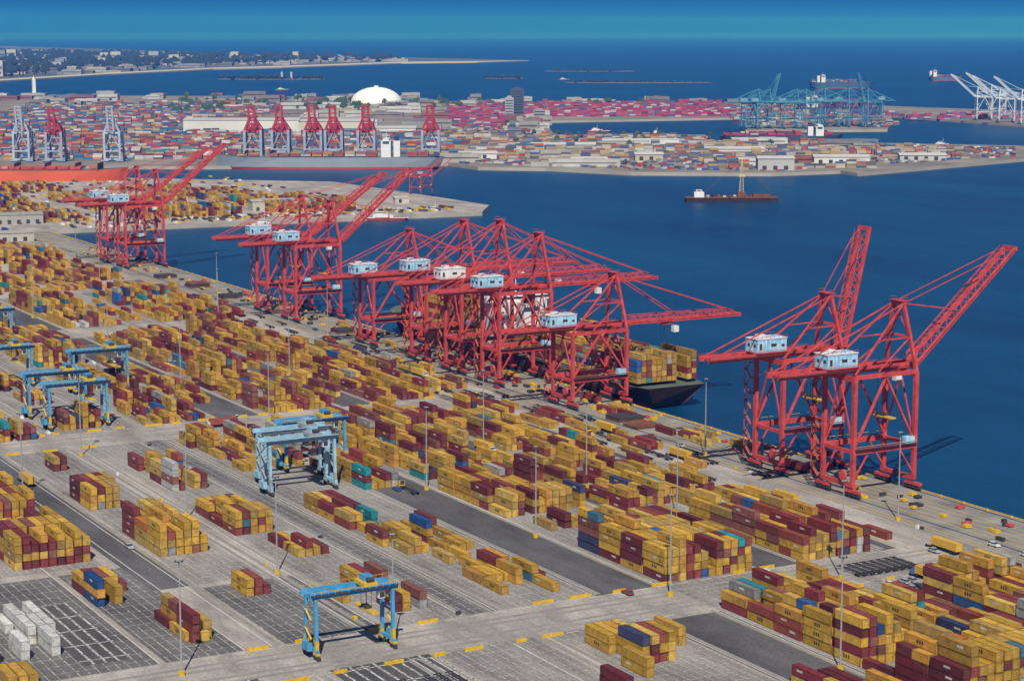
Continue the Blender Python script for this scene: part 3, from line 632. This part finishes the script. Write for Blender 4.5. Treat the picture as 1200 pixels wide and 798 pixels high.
sC=[fr((.38,.46,.58),.1),fr((.50,.06,.07),.1),fr((.08,.12,.25),.1),fr((.55,.55,.58),.05),rd,fr((.42,.48,.58),.05)]
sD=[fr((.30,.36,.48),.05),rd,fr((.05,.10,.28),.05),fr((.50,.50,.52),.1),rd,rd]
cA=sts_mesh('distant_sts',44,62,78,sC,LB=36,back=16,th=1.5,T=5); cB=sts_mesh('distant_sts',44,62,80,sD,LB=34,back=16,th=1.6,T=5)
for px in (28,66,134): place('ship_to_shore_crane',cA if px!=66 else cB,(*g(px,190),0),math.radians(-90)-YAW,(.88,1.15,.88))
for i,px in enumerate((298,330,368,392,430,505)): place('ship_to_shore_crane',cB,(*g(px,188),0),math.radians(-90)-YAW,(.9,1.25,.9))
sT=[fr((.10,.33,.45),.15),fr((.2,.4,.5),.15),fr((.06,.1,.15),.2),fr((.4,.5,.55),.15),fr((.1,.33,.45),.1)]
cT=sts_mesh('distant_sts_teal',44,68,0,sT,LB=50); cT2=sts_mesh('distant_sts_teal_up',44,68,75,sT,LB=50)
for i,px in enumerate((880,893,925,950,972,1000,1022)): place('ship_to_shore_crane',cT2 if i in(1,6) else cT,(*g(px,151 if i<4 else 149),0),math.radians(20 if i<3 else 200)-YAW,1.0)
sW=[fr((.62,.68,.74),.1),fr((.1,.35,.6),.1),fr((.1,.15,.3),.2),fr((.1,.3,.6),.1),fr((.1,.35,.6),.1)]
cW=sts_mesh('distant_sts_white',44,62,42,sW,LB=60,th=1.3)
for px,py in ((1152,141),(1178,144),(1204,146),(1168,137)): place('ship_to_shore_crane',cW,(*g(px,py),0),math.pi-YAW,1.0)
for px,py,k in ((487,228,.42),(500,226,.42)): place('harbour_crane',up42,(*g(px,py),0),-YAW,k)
def shipmats(h,f): return [mat('distant_hull',haze_tint(h,f),.6,.15,.02),mat('distant_boot',haze_tint((.40,.05,.04),f),.7,.1,.02),M_deck,M_white,M_glass,M_dark,M_brown]
def fs(px0,px1,py,hc,D,rows,tm,acc,flip=1,f=.1,colf=None,hg=20,B=34):
    X0,Yc_=bearing(px0,py,-4); X1,_=bearing(px1,py,-4); L=X1-X0; x,y=rotw((X0+X1)/2,Yc_+B/2)
    return cship('container_ship',L,B,D,(x,y,0),(-math.pi/2 if flip>0 else math.pi/2)-YAW,shipmats(hc,f),rows,tm,acc,colf=colf or fa,hgt=hg)
fs(249,520,199,(.26,.30,.34),11,12,2,-.25,-1)
fs(-90,148,217,(.62,.10,.03),12,11,1,-.36,1,colf=fcol(.1,[(.55,.14,.05),(.5,.1,.05),(.5,.25,.15)]))
fs(845,990,169,(.05,.06,.10),8,10,2,.3,1,f=.15,colf=fm,hg=14)
fs(935,1035,138,(.08,.05,.15),16,14,6,-.3,1,f=.2,colf=fcol(.2,[(.22,.02,.12),(.26,.03,.15),(.1,.05,.2)]))
fs(950,1025,104,(.04,.10,.16),14,12,3,-.3,1,f=.4,colf=fcol(.5,PALA),B=40)
fs(1090,1130,95,(.1,.12,.16),10,10,2,-.35,1,f=.5,colf=fcol(.5,PALA),B=40)
x,y=g(857,236,-4); m=MB()
m.box((0,0,-2.4),(92,22,4.5),0); m.box((0,0,.0),(94,23,.4),1)
m.box((-33,0,2.8),(10,10,5),2); m.box((-33,0,6.4),(6,7,2.2),2); m.box((-33,-3.6,6.6),(5,.1,1.0),4)
m.box((30,0,1.8),(18,14,3),1)
for sx in(-1,1):
    for sy in(-1,1): m.beam((10+sx*2.2,sy*2.2,0),(10+sx*.5,sy*.5,38),.5,.5,3)
for k in range(12):
    z=k*3.1; w1=2.2-1.7*z/38; w2=2.2-1.7*(z+3.1)/38
    for s in(-1,1): m.beam((10-w1,s*w1,z),(10+w2,s*w2,z+3.1),.25,.25,3); m.beam((10+s*w1,-w1,z),(10+s*w2,w2,z+3.1),.25,.25,3)
m.box((10,0,22),(7,4,2.4),3); m.box((10,0,3),(8,7,5),1); m.beam((10,0,37),(42,0,3),.25,.25,1); m.beam((10,0,37),(-26,0,6),.25,.25,1)
for k in range(9): m.box((-24+k*5.5,random.uniform(-6,6),1.4),(3,4,random.uniform(1.5,3)),random.choice([1,1,0,3]))
place('crane_barge',m.mesh('crane_barge',[M_hull,M_brown,M_white,mat('barge_mast',(.5,.45,.25),.6,.2,1),M_glass]),(x,y,0),-YAW)
def boat_mesh(L=28,B=9,hc=M_hull):
    m=hull_mesh('boat',L,B,1.5,None,wl=-1,sheer=1.5)
    m.box((0,L*.08,3),(B*.6,L*.3,3),3); m.box((0,L*.10,5.6),(B*.45,L*.16,2.2),3); m.box((0,L*.10,5.9),(B*.47,L*.165,.8),4); m.beam((0,0,6),(0,0,12),.3,.3,3); m.box((0,-L*.15,2.6),(B*.4,3,2.2),3)
    return m.mesh('boat',[hc,M_boot,M_deck,M_white,M_glass])
bt=boat_mesh(); bt2=boat_mesh(45,12,M_white)
for (px,py,r,me_) in ((450,258,1.2,bt2),(310,267,1.3,bt),(590,92,1,bt2),(660,94,1.4,bt2),(330,106,1.2,bt2),(1105,172,.6,bt2),(770,158,1.3,bt),(700,155,1.2,bt2),(510,252,1.4,bt)):
    place('workboat',me_,(*g(px,py,-4),-3.2),r)
def shed(name,px,py,w_,d_,h_,col):
    x,y=g(px,py); m=MB(); m.box((0,0,h_/2),(w_,d_,h_),0); m.prism([(-d_/2-.5,h_+.01),(0,h_+2),(d_/2+.5,h_+.01)],-w_/2-.5,w_/2+.5,1)
    for k in range(int(w_/8)): m.box((-w_/2+5+k*8,-d_/2-.06,2.2),(3,.12,3.4),2)
    place(name,m.mesh(name,[mat('shed_wall',col,.8,.2,.2),mat('shed_roof',tuple(c*.8 for c in col),.7,.2,.2),M_dark]),(x,y,0),-YAW*.3)
shed('warehouse',330,246,60,20,9,(.45,.42,.36)); shed('warehouse',180,240,46,18,8,(.55,.5,.45)); shed('warehouse',15,262,50,20,8,(.35,.34,.32)); shed('site_office',470,238,14,8,5,(.5,.45,.4))
shed('site_office',12,283,36,14,7,(.4,.38,.34))
mb=MB()
for i in range(220):
    x,y=random.uniform(500,880),random.uniform(1668,1710)
    mb.box((x,y,.8),(random.uniform(1.8,3),random.uniform(3,9),1.6),random.choice([0,1,0,2,3]))
for i in range(300):
    x,y=random.uniform(420,840),random.uniform(1710,2200)
    mb.box((x,y,.8),(random.uniform(1.8,3),random.uniform(3,9),1.6),random.choice([0,1,0,2,3]))
place('stored_equipment',mb.mesh('stored_equipment',[M_dark,M_brown,M_white,M_yel]))
def island(px,py,w_,d_,hs=1.0,tw=0,name='island'):
    x,y=g(px,py); m=MB(); N=20
    ring=[(w_/2*math.cos(2*math.pi*i/N)*random.uniform(.85,1),d_/2*math.sin(2*math.pi*i/N)*random.uniform(.85,1)) for i in range(N)]
    vs=[(a,b_,-5) for a,b_ in ring]+[(a*.93,b_*.9,-1) for a,b_ in ring]
    m.add(vs,[tuple(range(N,2*N))]+[(i,(i+1)%N,N+(i+1)%N,N+i) for i in range(N)],1)
    for i in range(90):
        a=random.uniform(0,6.28);r_=math.sqrt(random.random())*.88; X=w_/2*math.cos(a)*r_;Y=d_/2*math.sin(a)*r_;h=random.uniform(5,15)*hs
        m.cyl((X,Y,-1),(X,Y,-1+h*.6),h*.5,6,0,h*.6); m.cyl((X,Y,-1+h*.6),(X,Y,-1+h),h*.6,6,0,h*.15)
    for i in range(tw): X=random.uniform(-.3,.3)*w_; m.box((X,0,11),(7,7,24),2)
    place(name,m.mesh(name,[mat('island_trees',(.025,.045,.03),.9,.4,.02),mat('island_shore',(.10,.095,.085),.9,.3,.02),mat('island_tower',(.4,.4,.4),.7,.1,.02)]),(x,y,0),-YAW)
island(318,92,420,200,1.0,2); island(748,96,560,120,.5,0); island(590,91,160,100,.6,0); island(690,83,420,100,.6,0)
coast=[(-900,104),(-60,97),(0,95),(130,87),(250,81),(330,79),(470,74),(560,73),(612,71),(560,69.5),(470,67.5),(330,65),(200,60),(60,56),(0,54),(-900,54)]
land('coast_land',[g(*p) for p in coast],M_coast,0,10,M_beach)
be=[(-900,104.3),(-60,97.3),(0,95.3),(130,87.3),(250,81.3),(330,79.3),(470,74.2),(560,73.2),(620,71.1),(560,72.2),(470,73.0),(330,77.9),(250,80.0),(130,85.8),(0,93.7),(-60,95.7),(-900,102)]
land('beach',[g(*p) for p in be],M_beach,1.5,6,M_beach)
scatter('distant_city_buildings',[(-300,97),(0,93),(250,79),(470,72.5),(470,69),(300,66),(0,60),(-300,60)],1200,(30,120),(30,90),(6,20),[(.3,.3,.3),(.45,.43,.40),(.15,.15,.15),(.22,.2,.18)],.3)
scatter('distant_city_buildings',[(-300,93),(0,90),(250,77),(400,73),(300,68),(0,63),(-300,64)],40,(30,60),(30,60),(30,60),[(.4,.4,.4),(.25,.27,.3),(.5,.5,.48)],.3)
treemass('distant_trees',[(-300,94),(0,91),(250,78),(470,72),(470,69.5),(300,67),(0,62),(-300,62)],2000,10,24,(.03,.05,.025))
# ------------------------------------------------------------------ haze: thin marine air over the harbour
m=bpy.data.materials.new('sea_haze'); m.use_nodes=True; t=m.node_tree; t.nodes.clear()
o=t.nodes.new('ShaderNodeOutputMaterial'); v=t.nodes.new('ShaderNodeVolumeScatter'); v.inputs['Color'].default_value=(.02,.165,.85,1); v.inputs['Density'].default_value=6.5e-5; v.inputs['Anisotropy'].default_value=0
t.links.new(v.outputs[0],o.inputs['Volume'])
mb=MB(); mb.box((0,0,300),(120000,120000,700),0); place('sea_haze',mb.mesh('sea_haze',[m]))
# ------------------------------------------------------------------ light
to_sun_h=Vector((-.50,-.866)).normalized(); el=math.radians(47)
to_sun=Vector((to_sun_h.x*math.cos(el),to_sun_h.y*math.cos(el),math.sin(el)))
sl=bpy.data.lights.new('sun','SUN'); sl.energy=5.0; sl.angle=math.radians(.5); sl.color=(1,.95,.87)
so=bpy.data.objects.new('sun',sl); scene.collection.objects.link(so); so.rotation_euler=to_sun.to_track_quat('Z','Y').to_euler(); so.location=(0,0,500)
w=bpy.data.worlds.new('World'); scene.world=w; w.use_nodes=True; t=w.node_tree; bg=t.nodes['Background']
sky=t.nodes.new('ShaderNodeTexSky'); sky.sky_type='NISHITA'; sky.sun_disc=False; sky.sun_elevation=el; sky.sun_rotation=math.atan2(to_sun_h.x,to_sun_h.y)
sky.air_density=1.0; sky.dust_density=.3; sky.ozone_density=2.0
tc=t.nodes.new('ShaderNodeTexCoord'); sx=t.nodes.new('ShaderNodeSeparateXYZ'); t.links.new(tc.outputs['Generated'],sx.inputs[0])
r=t.nodes.new('ShaderNodeValToRGB'); e=r.color_ramp.elements
e[0].position=0; e[0].color=(.012,.09,.62,1); e[1].position=.45; e[1].color=(.95,.96,1,1); q=e.new(.03); q.color=(.010,.10,.68,1); q=e.new(.15); q.color=(.15,.36,.9,1)
t.links.new(sx.outputs['Z'],r.inputs['Fac'])
mx=t.nodes.new('ShaderNodeMix'); mx.data_type='RGBA'; mx.blend_type='MULTIPLY'; mx.inputs['Factor'].default_value=1
t.links.new(sky.outputs[0],mx.inputs['A']); t.links.new(r.outputs[0],mx.inputs['B']); t.links.new(mx.outputs['Result'],bg.inputs['Color']); bg.inputs['Strength'].default_value=.058
# ------------------------------------------------------------------ camera
cam=bpy.data.cameras.new('camera'); co=bpy.data.objects.new('camera',cam); scene.collection.objects.link(co)
co.location=(0,0,H); co.rotation_euler=(math.radians(90)-P,0,-YAW); cam.lens=F/1200*36; cam.sensor_width=36; cam.clip_start=5; cam.clip_end=900000
scene.camera=co
scene.view_settings.view_transform='Standard'; scene.view_settings.look='None'; scene.view_settings.exposure=0
